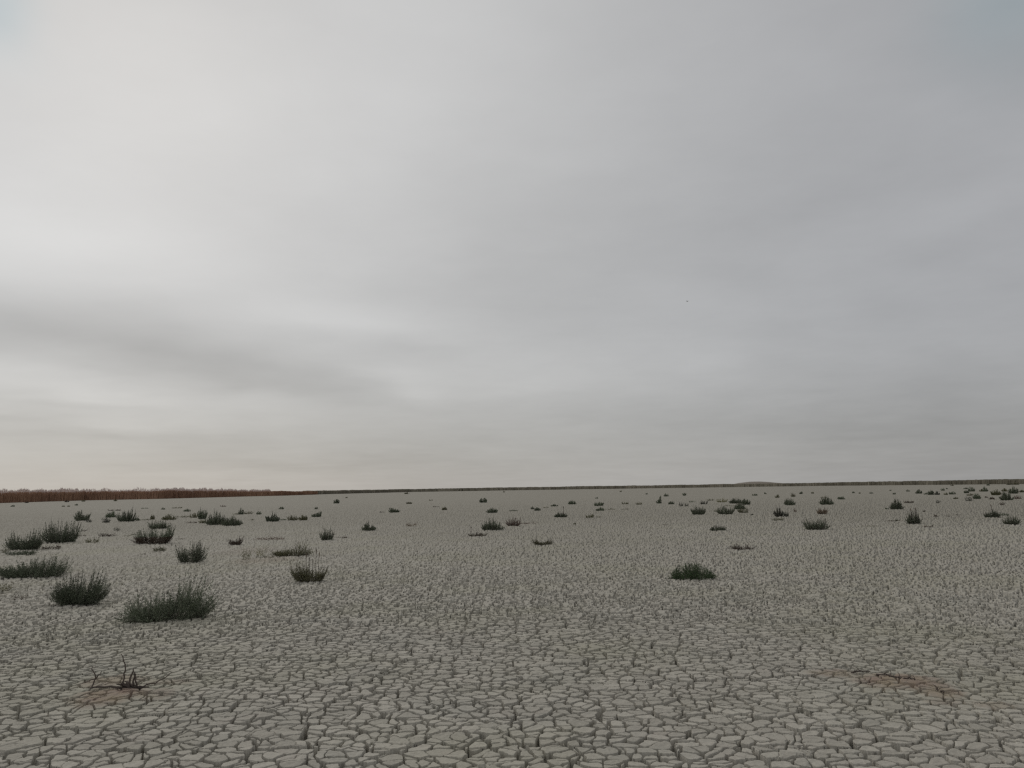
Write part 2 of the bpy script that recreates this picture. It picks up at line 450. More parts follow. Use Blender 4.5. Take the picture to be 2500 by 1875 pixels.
def make_plant(name, label, cat, group, px, py, wpx, hpx, style, mat, prof=None, yaw=0.0, depth_k=0.6, lean=0.0, kin=None,
               parts=False, stalks=(), seed=0, cover=1.0, twig_mat='wood', low_mat=None):
    rng = np.random.default_rng(1000 + seed)
    x0, y0 = ground_at(px, py)
    s = y0 / FPX                                    # metres per photograph pixel there
    w = wpx * s
    dep = min(w * depth_k, 1.6)
    yc = y0 + dep * 0.40; xc = x0 * (yc / y0)
    rise = FPX * CAM_H * (1 / y0 - 1 / (y0 + dep * 0.5))
    h = max(hpx - rise * 0.5, hpx * 0.6) * s * (1.0 if s * PX < 0.02 else 1.12)
    st = STYLE[style]
    pix = PX * s                                    # one picture pixel, metres
    def env(u):                                     # height along the plant's width, u in -1..1
        if prof:
            xs = [p[0] for p in prof]; ys = [p[1] for p in prof]
            return np.interp(u, xs, ys)
        e = st['edge']
        return np.where(np.abs(u) <= 1, 1 - (1 - e) * np.abs(u) ** 2.2, e)
    area = w * h
    ll = max(st['leaf'], 0.95 * pix); lw = max(st['wide'], 0.42 * pix)
    nleaf = int(np.clip(st['cover'] * cover * area * (1.35 if pix < 0.05 else 2.5) / (ll * lw), 24, 22000))
    nst = int(np.clip(w / max(0.040, 1.0 * pix) * (9 if style == 'dome' else 5), 7, 420 if style == 'dome' else 170))
    # stems
    bx = rng.random(nst) * 2 - 1
    by = (rng.random(nst) * 2 - 1) * np.sqrt(np.clip(1 - np.abs(bx) ** (2.2 if style == 'dome' else 4), 0.02, 1))
    k_in = {'litter': 0.88, 'dome': 0.74, 'tuft': 0.66}.get(style, 0.56)
    k_in = kin or k_in
    base = np.stack([bx * w * 0.5 * k_in, by * dep * 0.5 * k_in, np.zeros(nst)], 1)
    tipu = np.clip(bx * 0.96 + rng.normal(0, 0.22, nst) * st['lean'], -1.06, 1.06)
    tipv = np.clip(by * 0.80 + rng.normal(0, 0.22, nst) * st['lean'], -1, 1)
    hh = h * env(tipu) * ((0.34 if pix < 0.05 else 0.52) + (0.70 if pix < 0.05 else 0.52) * rng.random(nst) ** 1.1) * (1 + (0.26 if wpx > 30 else 0.12) * vnoise(tipu * 3.1 + seed, tipv * 1.3, 300 + seed)) * np.where(np.abs(tipv) > 0.75, 0.85, 1.0)
    if style == 'dome': hh = h * np.clip(1 - (np.abs(tipu) ** 2.0 + 0.5 * tipv ** 2) * 0.86, 0.06, 1) * (0.84 + 0.20 * rng.random(nst) ** 2)
    tip = np.stack([tipu * w * 0.5 + lean * hh * (0.5 + rng.random(nst)), tipv * dep * 0.5, hh], 1)
    # side shoots
    cols = [(base, tip, np.full(nst, 0.62), np.full(nst, 1.25))]
    if pix < 0.055 and style not in ('dome',):
        m_ = nst * (2 if pix < 0.03 else 1)
        j = rng.integers(0, nst, m_); t = 0.15 + 0.5 * rng.random(m_)
        b2 = base[j] * (1 - t ** 0.62)[:, None] + tip[j] * (t ** 0.62)[:, None]; b2[:, 2] = tip[j][:, 2] * t ** 1.25
        ang_ = rng.random(m_) * 2 * math.pi; rl = h * (0.12 + 0.22 * rng.random(m_))
        t2 = b2 + np.stack([np.cos(ang_) * rl * 0.70, np.sin(ang_) * rl * 0.70, rl * 0.9], 1)
        lim = h * env(np.clip(t2[:, 0] / (w * 0.5), -1, 1))
        t2[:, 2] = np.minimum(t2[:, 2], np.maximum(lim, b2[:, 2]))
        cols.append((b2, t2, np.full(m_, 0.7), np.full(m_, 1.2)))
    B_ = np.concatenate([c_[0] for c_ in cols]); T_ = np.concatenate([c_[1] for c_ in cols])
    P_ = np.concatenate([c_[2] for c_ in cols]); Q_ = np.concatenate([c_[3] for c_ in cols])
    lens = np.linalg.norm(T_ - B_, axis=1) + 1e-6
    pick = rng.choice(len(B_), nleaf, p=lens / lens.sum())
    t = rng.random(nleaf)
    low = rng.random(nleaf) < 0.42 * st['low']
    t = np.where(low, t * 0.55, t) ** 0.92
    def at_t(tt):
        xy = B_[pick] * (1 - tt ** P_[pick])[:, None] + T_[pick] * (tt ** P_[pick])[:, None]
        xy[:, 2] = B_[pick][:, 2] + (T_[pick][:, 2] - B_[pick][:, 2]) * tt ** Q_[pick]
        return xy
    C = at_t(t); tan = at_t(np.minimum(t + 0.08, 1.08)) - C
    tan /= np.linalg.norm(tan, axis=1, keepdims=True) + 1e-9
    spread = min(st['spread'], 0.06 * w + 0.006) * (0.85 if pix < 0.02 else 1.0)
    C = C + rng.normal(size=C.shape) * (spread * (1.40 - 1.25 * t))[:, None] * np.array([1, 1, 0.6])
    D = tan * 0.85 + rng.normal(size=C.shape) * 0.42
    if style == 'litter': D[:, 2] *= 0.35
    D /= np.linalg.norm(D, axis=1, keepdims=True) + 1e-9
    C[:, 2] = np.maximum(C[:, 2], 0.25 * lw)
    sz = 0.65 + 0.6 * rng.random(nleaf)
    ln = np.minimum(ll * sz, max(h * 0.75, 0.012)); wd = lw * sz
    tone = 0.15 + 0.55 * rng.random(nleaf) + 0.25 * (rng.random(len(B_))[pick] - 0.3)
    fol = leaf_mesh('crown', C, D, ln, wd, rng, tone)
    if not parts:
        o = link(name, fol, MAT[mat], loc=(xc, yc, 0.0), rz=yaw)
        return tag(o, label, cat, group)
    root = bpy.data.objects.new(name, None); COL.objects.link(root)
    root.location = (xc, yc, 0.0); root.rotation_euler[2] = yaw; root.empty_display_size = 0.1
    tag(root, label, cat, group)
    if low_mat:
        zcut = C[:, 2] < h * 0.28
        hi = leaf_mesh('crown', C[~zcut], D[~zcut], ln[~zcut], wd[~zcut], rng, tone[~zcut])
        lo = leaf_mesh('dry_skirt', C[zcut], D[zcut], ln[zcut], wd[zcut], rng, tone[zcut])
        link('crown', hi, MAT[mat], root); o = link('dry_skirt', lo, MAT[low_mat], root); o['label'] = 'drier brown growth round the foot'
    else:
        link('crown', fol, MAT[mat], root)
    paths = []
    ns = min(nst, 90); r0 = max(0.0028, 0.16 * pix)
    for i in range(ns):
        tt = np.array([0.0, 0.3, 0.62, 1.0 + 0.16 * (i % 3 == 0)])
        pts = base[i] * (1 - tt ** 0.62)[:, None] + tip[i] * (tt ** 0.62)[:, None]
        pts[:, 2] = tip[i][2] * tt ** 1.25 - 0.015 * (tt == 0)
        paths.append((pts, r0 * np.array([1.25, 1.0, 0.7, 0.35])))
    link('woody_base', tube_mesh('woody_base', paths, 3, rng), MAT[twig_mat], root)
    for fx, top, leanx in stalks:
        H = top * s; xb = fx * w * 0.5
        tt = np.linspace(0, 1, 6)
        pts = np.stack([xb + leanx * H * tt ** 1.4, np.full(6, 0.0) + 0.03 * H * np.sin(tt * 5), H * tt - 0.01], 1)
        r1 = max(0.0035, 0.30 * pix)
        st_ = link('seed_stalk', tube_mesh('seed_stalk', [(pts, r1 * np.array([1.1, 1, .9, .8, .7, .5]))], 4, rng), MAT[twig_mat], root)
        hl = max(0.05, H * 0.2); tq = np.linspace(0, 1, 8)
        hp = pts[-1] + np.stack([leanx * hl * (tq - .5) * 1.2, 0 * tq, hl * (tq - 0.75)], 1)
        hr = max(0.008, 0.42 * pix) * np.array([.4, .8, 1.1, .9, 1.2, .9, .7, .3])
        link('seed_head', tube_mesh('seed_head', [(hp, hr)], 5, rng), MAT['brown'], st_)
    return root

NAME = {'bush': ('salt_bush', 'bush'), 'spiky': ('salt_bush', 'bush'), 'dome': ('round_bush', 'bush'), 'sparse': ('sparse_shrub', 'shrub'),
        'dry': ('dry_shrub', 'dry plant'), 'litter': ('ground_creeper', 'weed'), 'tuft': ('tufted_shrub', 'tuft')}
GROUP = {'bush': 'dark bushes scattered over the lake bed', 'spiky': 'dark bushes scattered over the lake bed', 'dome': None,
         'sparse': 'thin shrubs scattered over the lake bed', 'dry': 'dried plants scattered over the lake bed',
         'litter': 'low weeds creeping over the lake bed', 'tuft': 'small far tufts on the lake bed'}
H_PROF = [(-1, .22), (-.8, .52), (-.45, .56), (-.15, .66), (0, .80), (.15, 1), (.5, .96), (.8, .74), (1, .42)]
G_PROF = [(-1, .34), (-.7, .66), (-.3, 1), (.05, .74), (.35, .96), (.7, .80), (1, .42)]
F_PROF = [(-1, .50), (-.5, .6), (0, .78), (.3, 1), (.7, .98), (1, .65)]
C_PROF = [(-1, .45), (-.62, 1), (-.42, .62), (0, .50), (.5, .80), (1, .90)]
V_PROF = [(-1, 1), (-.55, .72), (-.2, .55), (.1, .95), (.6, .9), (1, .7)]
U_PROF = [(-1, .95), (-.6, .75), (-.2, .4), (.2, .42), (.7, .85), (1, .7)]
L_PROF = [(-1, .25), (-.4, .45), (.1, .55), (.3, 1), (.6, .85), (.85, .6), (1, .3)]
R_PROF = [(-1, .55), (.2, .55), (.55, .7), (.8, 1), (1, .9)]
# photograph x, base y, width, height, style, colour, label, options
PL = [
 # ---- nearest bushes
 (405, 1519, 226, 112, 'bush', 'green', 'largest dark green bush, sprawling in the left foreground with tall sprigs on its right', dict(prof=H_PROF, lean=.22, cover=1.5, yaw=.40, parts=1, depth_k=.42)),
 (190, 1478, 144, 94, 'bush', 'green', 'big dark green bush with slender arching branches, just left of and behind the largest bush', dict(prof=G_PROF, lean=.24, kin=.42, cover=1.5, parts=1, depth_k=.5)),
 (82, 1411, 178, 56, 'bush', 'green', 'long low dark bush at the left edge, directly behind the arching bush', dict(prof=F_PROF, parts=1, depth_k=.3, cover=1.3)),
 (12, 1443, 34, 30, 'sparse', 'yellow', 'small yellowish green shrub cut by the left edge in front of the long low bush', {}),
 (48, 1466, 42, 18, 'sparse', 'brown', 'thin brownish twiggy plant by the left edge below the yellowish shrub', dict(cover=.6)),
 (1691, 1416, 116, 42, 'dome', 'dome', 'dense rounded fresh green bush alone in the middle distance right of centre', dict(parts=1, depth_k=.8)),
 (756, 1421, 88, 48, 'spiky', 'olive', 'olive dark bush topped by several tall thin stalks with seed heads', dict(parts=1, cover=1.6, prof=[(-1, .95), (-.6, .8), (0, .75), (.6, .7), (1, .9)], stalks=((-.22, 66, .02), (.1, 50, .06), (.3, 76, .03), (.45, 68, .04), (0, 56, -.03)), depth_k=.55)),
 (465, 1373, 74, 50, 'spiky', 'green', 'dark spiky bush with a notched V shaped top, behind the largest bush', dict(prof=V_PROF, parts=1, cover=1.25)),
 (712, 1358, 100, 36, 'sparse', 'olive', 'wide ragged olive bush, flat on its left, tall in the middle, behind the stalked bush', dict(prof=L_PROF, parts=1, cover=1.9, depth_k=.4)),
 (650, 1362, 42, 5, 'litter', 'olive', 'flat olive weed trailing left of the wide ragged olive bush', {}),
 (601, 1366, 24, 28, 'dry', 'yellow', 'small straw coloured plant of upright blades, between the V topped and ragged olive bushes', dict(cover=.8)),
 (638, 1357, 30, 24, 'dry', 'yellow', 'faint pale dry plant just right of the straw coloured plant of upright blades', dict(cover=.6)),
 (575, 1330, 38, 22, 'dry', 'brown', 'small brown bush with a taller right end, left of the reddish dead weed', dict(prof=R_PROF, cover=1.7, parts=1)),
 (658, 1318, 72, 8, 'litter', 'red', 'thin reddish brown line of dead weed lying behind the ragged olive bush', dict(cover=1.2)),
 (797, 1318, 36, 26, 'spiky', 'green', 'small dark spiky bush right of the reddish dead weed', dict(parts=1, cover=1.3)),
 (832, 1314, 38, 4, 'litter', 'brown', 'thin brown runner trailing to the right from the small dark spiky bush', {}),
 (440, 1317, 22, 3, 'litter', 'brown', 'faint brown weed right of the pair of overlapping bushes and above the V topped bush', {}),
 # ---- left cluster
 (58, 1342, 92, 50, 'bush', 'green', 'dark bush near the left edge with a spike at its left end', dict(prof=C_PROF, parts=1, cover=1.35)),
 (147, 1325, 96, 50, 'bush', 'green', 'broad dark bush with a flat feathery top, second from the left edge in its cluster', dict(parts=1, cover=1.3, prof=[(-1, .6), (-.6, .95), (.3, .9), (.8, 1), (1, .7)])),
 (52, 1355, 74, 14, 'bush', 'green', 'low dark strip of bush at the foot of the spiked bush by the left edge', dict(prof=[(-1, .7), (1, 1)], depth_k=.3)),
 (8, 1350, 24, 14, 'sparse', 'olive', 'small olive shrub cut by the left edge beside the low dark strip', {}),
 (112, 1341, 30, 10, 'dry', 'brown', 'low brown shrub below the broad feathery bush, the left one of two', dict(cover=1.4)),
 (138, 1341, 22, 13, 'dry', 'brown', 'low dark brown shrub below the broad feathery bush, the right one of two', dict(cover=1.7)),
 (196, 1309, 26, 5, 'litter', 'brown', 'low brown weed touching the right side of the broad feathery bush', {}),
 (206, 1297, 17, 5, 'litter', 'brown', 'small faint weed above the right shoulder of the broad feathery bush', {}),
 (224, 1325, 38, 15, 'dry', 'olive', 'dry olive mound with a few pale stems, right of the broad feathery bush', dict(cover=1.2)),
 (263, 1310, 46, 10, 'dry', 'brown', 'low dry brown plant between the olive mound and the pair of overlapping bushes', dict(cover=1.4, prof=[(-1, .8), (-.4, 1), (.3, .6), (.8, 1), (1, .8)])),
 (285, 1296, 16, 10, 'sparse', 'grey', 'little grey green shrub just above the low dry brown plant', dict(cover=1.4)),
 (310, 1309, 22, 3, 'litter', 'olive', 'thin olive runner between the low dry brown plant and the front overlapping bush', {}),
 (375, 1328, 102, 50, 'bush', 'green', 'front one of two overlapping dark bushes, wide with an open twiggy top', dict(parts=1, low_mat='brown', prof=[(-1, .45), (-.5, .7), (-.25, 1), (.2, .6), (.6, .85), (1, .75)])),
 (387, 1291, 54, 20, 'bush', 'green', 'rear one of two overlapping dark bushes, a flat dark dome showing above the other', dict(parts=1, cover=1.2, prof=[(-1, .7), (-.3, .9), (.3, 1), (.7, .9), (1, .6)])),
 (333, 1306, 26, 4, 'litter', 'olive', 'short dark runner touching the left flank of the front overlapping bush', {}),
 (389, 1345, 30, 13, 'bush', 'olive', 'small dark shrub just in front of the two overlapping bushes', dict(cover=.8)),
 (350, 1354, 14, 4, 'litter', 'brown', 'tiny brown weed lying in front of the left end of the overlapping bushes', {}),
 # ---- left, further back
 (200, 1271, 40, 22, 'bush', 'green', 'dark bush with a pointed top, leftmost of the row below the reed bed', dict(parts=1, prof=[(-1, .6), (-.3, 1), (.2, .8), (.6, .5), (1, .75)])),
 (216, 1275, 18, 8, 'sparse', 'grey', 'pale grey green shrub at the right foot of the pointed bush', {}),
 (271, 1263, 28, 14, 'bush', 'green', 'small dark bush behind the left end of the bush with many upright spikes', dict(cover=1.2)),
 (258, 1276, 22, 13, 'sparse', 'grey', 'grey green shrub with a thin sprig, left of the bush with many upright spikes', dict(cover=1.5)),
 (309, 1273, 46, 29, 'spiky', 'green', 'dark bush with many upright spikes over a solid base, below the reed bed', dict(parts=1, cover=1.4, prof=[(-1, .5), (-.4, .8), (0, .7), (.35, 1), (.7, .85), (1, .6)])),
 (335, 1271, 12, 6, 'tuft', 'green', 'small dark tuft at the right end of the bush with many upright spikes', {}),
 (280, 1247, 30, 4, 'litter', 'brown', 'thin dark runner lying behind the bush with many upright spikes', {}),
 (352, 1270, 30, 3, 'litter', 'olive', 'flat olive weed between two bushes of the left row, beside a tiny upright tuft', {}),
 (372, 1268, 12, 11, 'tuft', 'olive', 'tiny upright olive tuft in the middle of the left row below the reed bed', {}),
 (413, 1269, 38, 11, 'bush', 'olive', 'low olive green bush left of a long flat weed in the left row', dict(cover=.9)),
 (449, 1263, 32, 4, 'litter', 'olive', 'long flat olive weed joining the low olive bush to a thin olive shrub', {}),
 (474, 1264, 20, 12, 'sparse', 'olive', 'thin olive shrub leaning against the left side of a dark upright bush', dict(cover=1.5)),
 (494, 1267, 24, 22, 'spiky', 'green', 'dark upright bush of narrow sprigs behind the long green bush pair', dict(cover=1.5, parts=1)),
 (497, 1277, 24, 8, 'sparse', 'olive', 'low olive shrub at the left end of the long green bush pair', dict(cover=1.5)),
 (530, 1281, 58, 26, 'bush', 'green', 'left bush of the long green bush pair, taller and greyer with upright sprigs', dict(parts=1)),
 (566, 1283, 54, 18, 'bush', 'green', 'right bush of the long green bush pair, lower and darker', dict(parts=1, cover=1.3)),
 (470, 1277, 26, 4, 'litter', 'brown', 'thin brown weed left of the long green bush pair', {}),
 (433, 1241, 24, 4, 'litter', 'olive', 'flat dark weed in the upper left, between the reed bed and the low olive bush', {}),
 (456, 1249, 17, 6, 'tuft', 'green', 'small flat dark tuft right above the thin olive shrub of the left row', {}),
 (353, 1242, 15, 3, 'litter', 'green', 'flat dark weed, left one of two short dashes in front of the reed bed', {}),
 (398, 1244, 10, 4, 'tuft', 'green', 'tiny dark tuft, right one of two short dashes in front of the reed bed', {}),
 (32, 1237, 11, 4, 'tuft', 'green', 'tiny dark tuft just in front of the reed bed near the left edge', {}),
 (187, 1234, 8, 4, 'tuft', 'green', 'tiny dark tuft, rightmost of three specks in front of the reed bed', {}),
 (155, 1237, 7, 3, 'tuft', 'olive', 'tiny olive speck, leftmost of three in front of the reed bed', {}),
 (168, 1237, 8, 3, 'tuft', 'olive', 'tiny olive speck, middle one of three in front of the reed bed', {}),
 (163, 1226, 12, 5, 'tuft', 'brown', 'small brown clump at the foot of the reed bed, above three specks', {}),
 (65, 1228, 9, 4, 'tuft', 'brown', 'small brown clump at the foot of the reed bed near its left end', {}),
 (204, 1224.5, 9, 4, 'tuft', 'olive', 'small olive clump touching the reed bed right of the brown clump above three specks', {}),
 (282, 1223.5, 9, 4, 'tuft', 'olive', 'small olive clump touching the reed bed above the bush with many upright spikes', {}),
 (588, 1256, 13, 14, 'tuft', 'green', 'narrow upright dark tuft above the right end of the long green bush pair', {}),
 (606, 1255, 24, 7, 'sparse', 'olive', 'pale olive weed between the narrow upright tuft and a small round one', dict(cover=1.2)),
 (632, 1256, 12, 8, 'tuft', 'green', 'small round dark tuft, last of a short row above the long green bush pair', {}),
 (576, 1256, 16, 3, 'litter', 'olive', 'flat runner at the left foot of the narrow upright tuft', {}),
 (545, 1237, 13, 4, 'litter', 'red', 'faint reddish weed far back below the right part of the reed bed', {}),
 (614, 1270, 12, 3, 'litter', 'olive', 'faint olive weed right of the long green bush pair', {}),
 (687, 1243, 12, 6, 'tuft', 'green', 'small dark tuft below the right end of the reed bed', {}),
 (665, 1273, 34, 20, 'bush', 'green', 'dark bush with one thin twig on top, left of a row of low olive shrubs', dict(parts=1, cover=1.2, prof=[(-1, .5), (-.3, .8), (.05, 1), (.4, .75), (1, .5)])),
 (692, 1270, 18, 4, 'litter', 'green', 'dark runner between the thin twigged bush and the olive shrubs to its right', {}),
 (714, 1270, 34, 11, 'sparse', 'olive', 'low olive shrub, left one of two touching each other right of the thin twigged bush', dict(cover=1.7)),
 (741, 1270, 24, 12, 'bush', 'olive', 'low olive shrub, right one of two touching each other right of the thin twigged bush', {}),
 (772, 1262, 25, 13, 'bush', 'green', 'small dark bush slanting up to the right, ending the row of olive shrubs', dict(prof=[(-1, .35), (0, .7), (.7, 1), (1, .9)], cover=1.2)),
 (772, 1243, 8, 5, 'tuft', 'green', 'tiny dark tuft right above the small slanting bush', {}),
 # ---- middle
 (821, 1229, 18, 10, 'tuft', 'green', 'small dark domed tuft alone near the far end of the reed bed', dict(parts=0, cover=1.3)),
 (962, 1251, 29, 11, 'bush', 'green', 'dark low bush sloping down to the right, left of the centre of the plain', dict(prof=[(-1, .9), (-.6, 1), (.2, .75), (1, .4)], cover=1.3)),
 (932, 1251, 13, 3, 'litter', 'brown', 'short brown weed left of the low bush that slopes to the right', {}),
 (998, 1230, 17, 5, 'tuft', 'olive', 'flat olive tuft above the low bush that slopes to the right', {}),
 (1064, 1238, 16, 3, 'litter', 'brown', 'flat brown weed right of the flat olive tuft, left of centre', {}),
 (1084, 1245, 14, 8, 'tuft', 'olive', 'small dark olive tuft right of the low bush that slopes to the right', {}),
 (900, 1295, 34, 23, 'bush', 'green', 'dark green bush shaped like a little pyramid, alone left of centre', dict(parts=1, cover=1.4, prof=[(-1, .35), (-.4, .75), (0, 1), (.35, .8), (.7, .4), (1, .2)])),
 (1005, 1285, 30, 12, 'dry', 'tan', 'thin tan weed right of the pyramid shaped bush', dict(cover=.9)),
 (1180, 1227, 19, 11, 'tuft', 'green', 'dark domed tuft far back at the centre, above a bush of the same width', dict(cover=1.3)),
 (1202, 1252, 30, 12, 'bush', 'green', 'dark low bush between the domed tuft and the big central bush', dict(cover=1.3)),
 (1203, 1294, 56, 28, 'bush', 'green', 'big central dark bush with a few knobs on top, left neighbour of a reddish plant', dict(parts=1, cover=1.3, prof=[(-1, .35), (-.5, .75), (-.1, 1), (.3, .8), (.7, .5), (1, .25)])),
 (1254, 1284, 38, 18, 'dry', 'red', 'reddish brown plant touching the right side of the big central bush', dict(parts=1, cover=1.6)),
 (1292, 1279, 38, 4, 'litter', 'red', 'thin reddish runner trailing right of the reddish brown plant', {}),
 (1166, 1309, 44, 9, 'litter', 'olive', 'low olive weed with one thin stalk on its left, before the big central bush', dict(parts=1, stalks=((-.72, 22, .02),), cover=1.1)),
 (1326, 1330, 52, 16, 'sparse', 'olive', 'olive plant sunk in the middle with raised ends, alone at the centre', dict(parts=1, prof=U_PROF, cover=2.0, depth_k=.35)),
 (1254, 1248, 20, 4, 'litter', 'green', 'flat dark weed right of the dark low bush at the centre', {}),
 (1300, 1243, 9, 6, 'tuft', 'green', 'tiny dark tuft, left one of two beside each other right of centre', {}),
 (1312, 1247, 17, 8, 'tuft', 'green', 'small dark tuft, right one of two beside each other right of centre', {}),
 (1333, 1240, 14, 2.5, 'litter', 'olive', 'faint olive runner right of the two tufts that sit beside each other', {}),
 (1354, 1236, 18, 5, 'tuft', 'green', 'flat dark tuft above the bush with a single upright sprig', {}),
 (1396, 1231, 22, 9, 'bush', 'green', 'flat topped dark bush, first of two alike in a line far back right of centre', dict(cover=1.4)),
 (1462, 1235, 24, 10, 'bush', 'green', 'dark bush with a dip in its flat top, second of two alike far back', dict(cover=1.4, prof=[(-1, .8), (-.2, .75), (.5, 1), (1, .9)])),
 (1466, 1247, 22, 10, 'bush', 'green', 'dark pointed bush straight in front of the bush with a dip in its top', dict(cover=1.2, prof=[(-1, .4), (-.4, .6), (.1, 1), (.6, .6), (1, .4)])),
 (1490, 1244, 24, 2.5, 'litter', 'olive', 'thin runner trailing right of the dark pointed bush', {}),
 (1370, 1263, 33, 12, 'bush', 'green', 'dark low bush with a single upright sprig, right of the big central bush', dict(parts=1, cover=1.4, stalks=((.38, 25, -.02),))),
 (1440, 1264, 23, 9, 'sparse', 'olive', 'olive shrub right of the bush with a single upright sprig', dict(cover=1.5)),
 (1462, 1263, 18, 2.5, 'litter', 'olive', 'faint runner right of the olive shrub near the single sprig bush', {}),
 (1403, 1280, 8, 5, 'tuft', 'olive', 'tiny lone tuft in front of the bush with a single upright sprig', {}),
 (1526, 1231, 17, 6, 'sparse', 'olive', 'small thin olive shrub, left in a faint row beside the two flat dark bushes', dict(cover=1.4)),
 (1560, 1232, 21, 5, 'sparse', 'olive', 'small thin olive shrub, right in a faint row beside the two flat dark bushes', dict(cover=1.4)),
 (1526, 1244, 15, 2.5, 'litter', 'olive', 'faint weed below the left part of the faint olive row', {}),
 (1230, 1202, 6, 3, 'tuft', 'olive', 'tiny speck of a tuft close to the far shore at the centre', {}),
 (1516, 1201, 6, 3, 'tuft', 'olive', 'tiny tuft close to the far shore, left of the low hill', {}),
 (1579, 1207, 6, 3, 'tuft', 'green', 'tiny dark tuft far back left of the low hill, above a thin upright shrub', {}),
 (1457, 1217, 7, 4, 'tuft', 'green', 'tiny dark tuft above the bush with a dip in its top', {}),
 (1622, 1282, 19, 3.5, 'litter', 'brown', 'short brown weed far above and left of the dense rounded green bush', {}),
 # ---- right of centre
 (1609, 1229, 15, 17, 'spiky', 'green', 'narrow upright dark shrub with a leaning tip, left of the low hill', dict(cover=1.6, prof=[(-1, .3), (-.2, .5), (.3, 1), (.8, .9), (1, .4)])),
 (1627, 1212, 12, 7, 'tuft', 'green', 'small pointed dark tuft above the narrow upright shrub, left of a similar rounder one', {}),
 (1671, 1210, 11, 6, 'tuft', 'green', 'small round dark tuft below and left of the low hill', {}),
 (1639, 1231, 14, 8, 'tuft', 'green', 'small dark tuft right beside the narrow upright shrub', dict(cover=1.2)),
 (1663, 1236, 11, 10, 'sparse', 'grey', 'little grey shrub, left one of a grey pair right of the narrow upright shrub', dict(cover=1.4)),
 (1676, 1236, 10, 8, 'sparse', 'grey', 'little grey shrub, right one of a grey pair right of the narrow upright shrub', dict(cover=1.4)),
 (1690, 1226, 16, 4, 'litter', 'green', 'flat dark weed above and right of the little grey pair', {}),
 (1718, 1231, 19, 9, 'sparse', 'grey', 'grey olive shrub left of the long row of bushes below the low hill', dict(cover=1.8)),
 (1735, 1222, 17, 4, 'litter', 'olive', 'flat olive weed at the back of the row below the low hill', {}),
 (1763, 1226, 28, 8, 'sparse', 'yellow', 'pale yellowish shrub touching the left end of the dark bush pair below the low hill', dict(cover=1.6)),
 (1797, 1229, 35, 12, 'bush', 'green', 'left bush of the dark pair straight below the low hill', dict(cover=1.4, parts=1)),
 (1822, 1232, 24, 14, 'bush', 'green', 'right bush of the dark pair straight below the low hill, a bit nearer', dict(cover=1.4)),
 (1806, 1243, 29, 14, 'bush', 'green', 'dark bush just in front of the dark pair below the low hill', dict(cover=1.4, parts=1)),
 (1780, 1236, 22, 3, 'litter', 'olive', 'faint olive weed left of the bush in front of the dark pair', {}),
 (1772, 1255, 42, 15, 'spiky', 'green', 'dark box shaped bush with short spikes, nearest of the group below the low hill', dict(cover=1.6, parts=1, prof=[(-1, .85), (-.5, 1), (.5, .9), (1, .8)])),
 (1750, 1249, 14, 5, 'sparse', 'olive', 'small olive sprig at the left shoulder of the box shaped bush', {}),
 (1815, 1252, 28, 11, 'sparse', 'olive', 'loose olive shrub right of the box shaped bush', dict(cover=1.8)),
 (1836, 1257, 8, 3, 'tuft', 'grey', 'faint grey speck right of the loose olive shrub', {}),
 (1704, 1256, 35, 17, 'spiky', 'green', 'dark square bush with short spikes, left neighbour of the box shaped bush', dict(cover=1.7, parts=1)),
 (1753, 1296, 40, 17, 'spiky', 'green', 'dark bush, spiky on the left and low on the right, above the rounded green bush', dict(cover=1.4, parts=1, prof=[(-1, .35), (-.5, .8), (-.3, 1), (.2, .6), (.7, .65), (1, .45)])),
 (1812, 1342, 54, 17, 'dry', 'brown', 'open brown twiggy plant with bare curving stems, behind and right of the rounded green bush', dict(parts=1, cover=.8, prof=[(-1, .7), (-.6, .8), (0, .4), (.4, 1), (.7, .5), (1, .2)])),
 (1843, 1210, 14, 5, 'tuft', 'green', 'small flat dark tuft right of the foot of the low hill', {}),
 (1869, 1206, 7, 4, 'tuft', 'green', 'tiny dark tuft close to the far shore, right of the low hill', {}),
 (1898, 1215, 14, 7, 'tuft', 'olive', 'small brownish tuft right of the low hill, behind a round dark bush', {}),
 (1937, 1213, 13, 9, 'sparse', 'olive', 'loose twiggy olive tuft near a dark one right of the low hill', dict(cover=1.6)),
 (1956, 1206, 10, 6, 'tuft', 'green', 'small dark tuft right above the loose twiggy olive one', {}),
 (1983, 1205, 8, 4, 'tuft', 'olive', 'tiny tuft right of the small dark one near the far shore', {}),
 (1928, 1233, 28, 15, 'bush', 'green', 'round dark bush right of the group below the low hill', dict(cover=1.4, parts=1)),
 (1901, 1261, 23, 19, 'spiky', 'grey', 'grey twiggy upright shrub right of the group below the low hill', dict(cover=1.5, parts=1)),
 (1919, 1261, 14, 11, 'spiky', 'grey', 'smaller grey twiggy shrub touching the right side of the grey upright one', dict(cover=1.4)),
 (1900, 1271, 30, 8, 'sparse', 'olive', 'low olive shrub right in front of the grey twiggy upright shrub', dict(cover=1.8)),
 (1942, 1250, 8, 8, 'dry', 'red', 'tiny reddish upright plant right of the two grey twiggy shrubs', {}),
 (2008, 1255, 28, 13, 'dry', 'tan', 'dry reddish tan plant between a dark bush behind and a wide spiky one before it', dict(cover=1.3, parts=1)),
 (1992, 1293, 66, 27, 'spiky', 'green', 'wide dark bush full of upright spikes, in front of the dry reddish tan plant', dict(cover=1.5, parts=1, prof=[(-1, .7), (-.7, 1), (-.2, .8), (.4, .95), (.8, .75), (1, .5)])),
 (2018, 1232, 34, 17, 'bush', 'green', 'dark bush with a small tuft on top, behind the dry reddish tan plant', dict(cover=1.5, parts=1)),
 (2011, 1215, 16, 3, 'litter', 'olive', 'flat weed directly behind the dark bush near the dry reddish tan plant', {}),
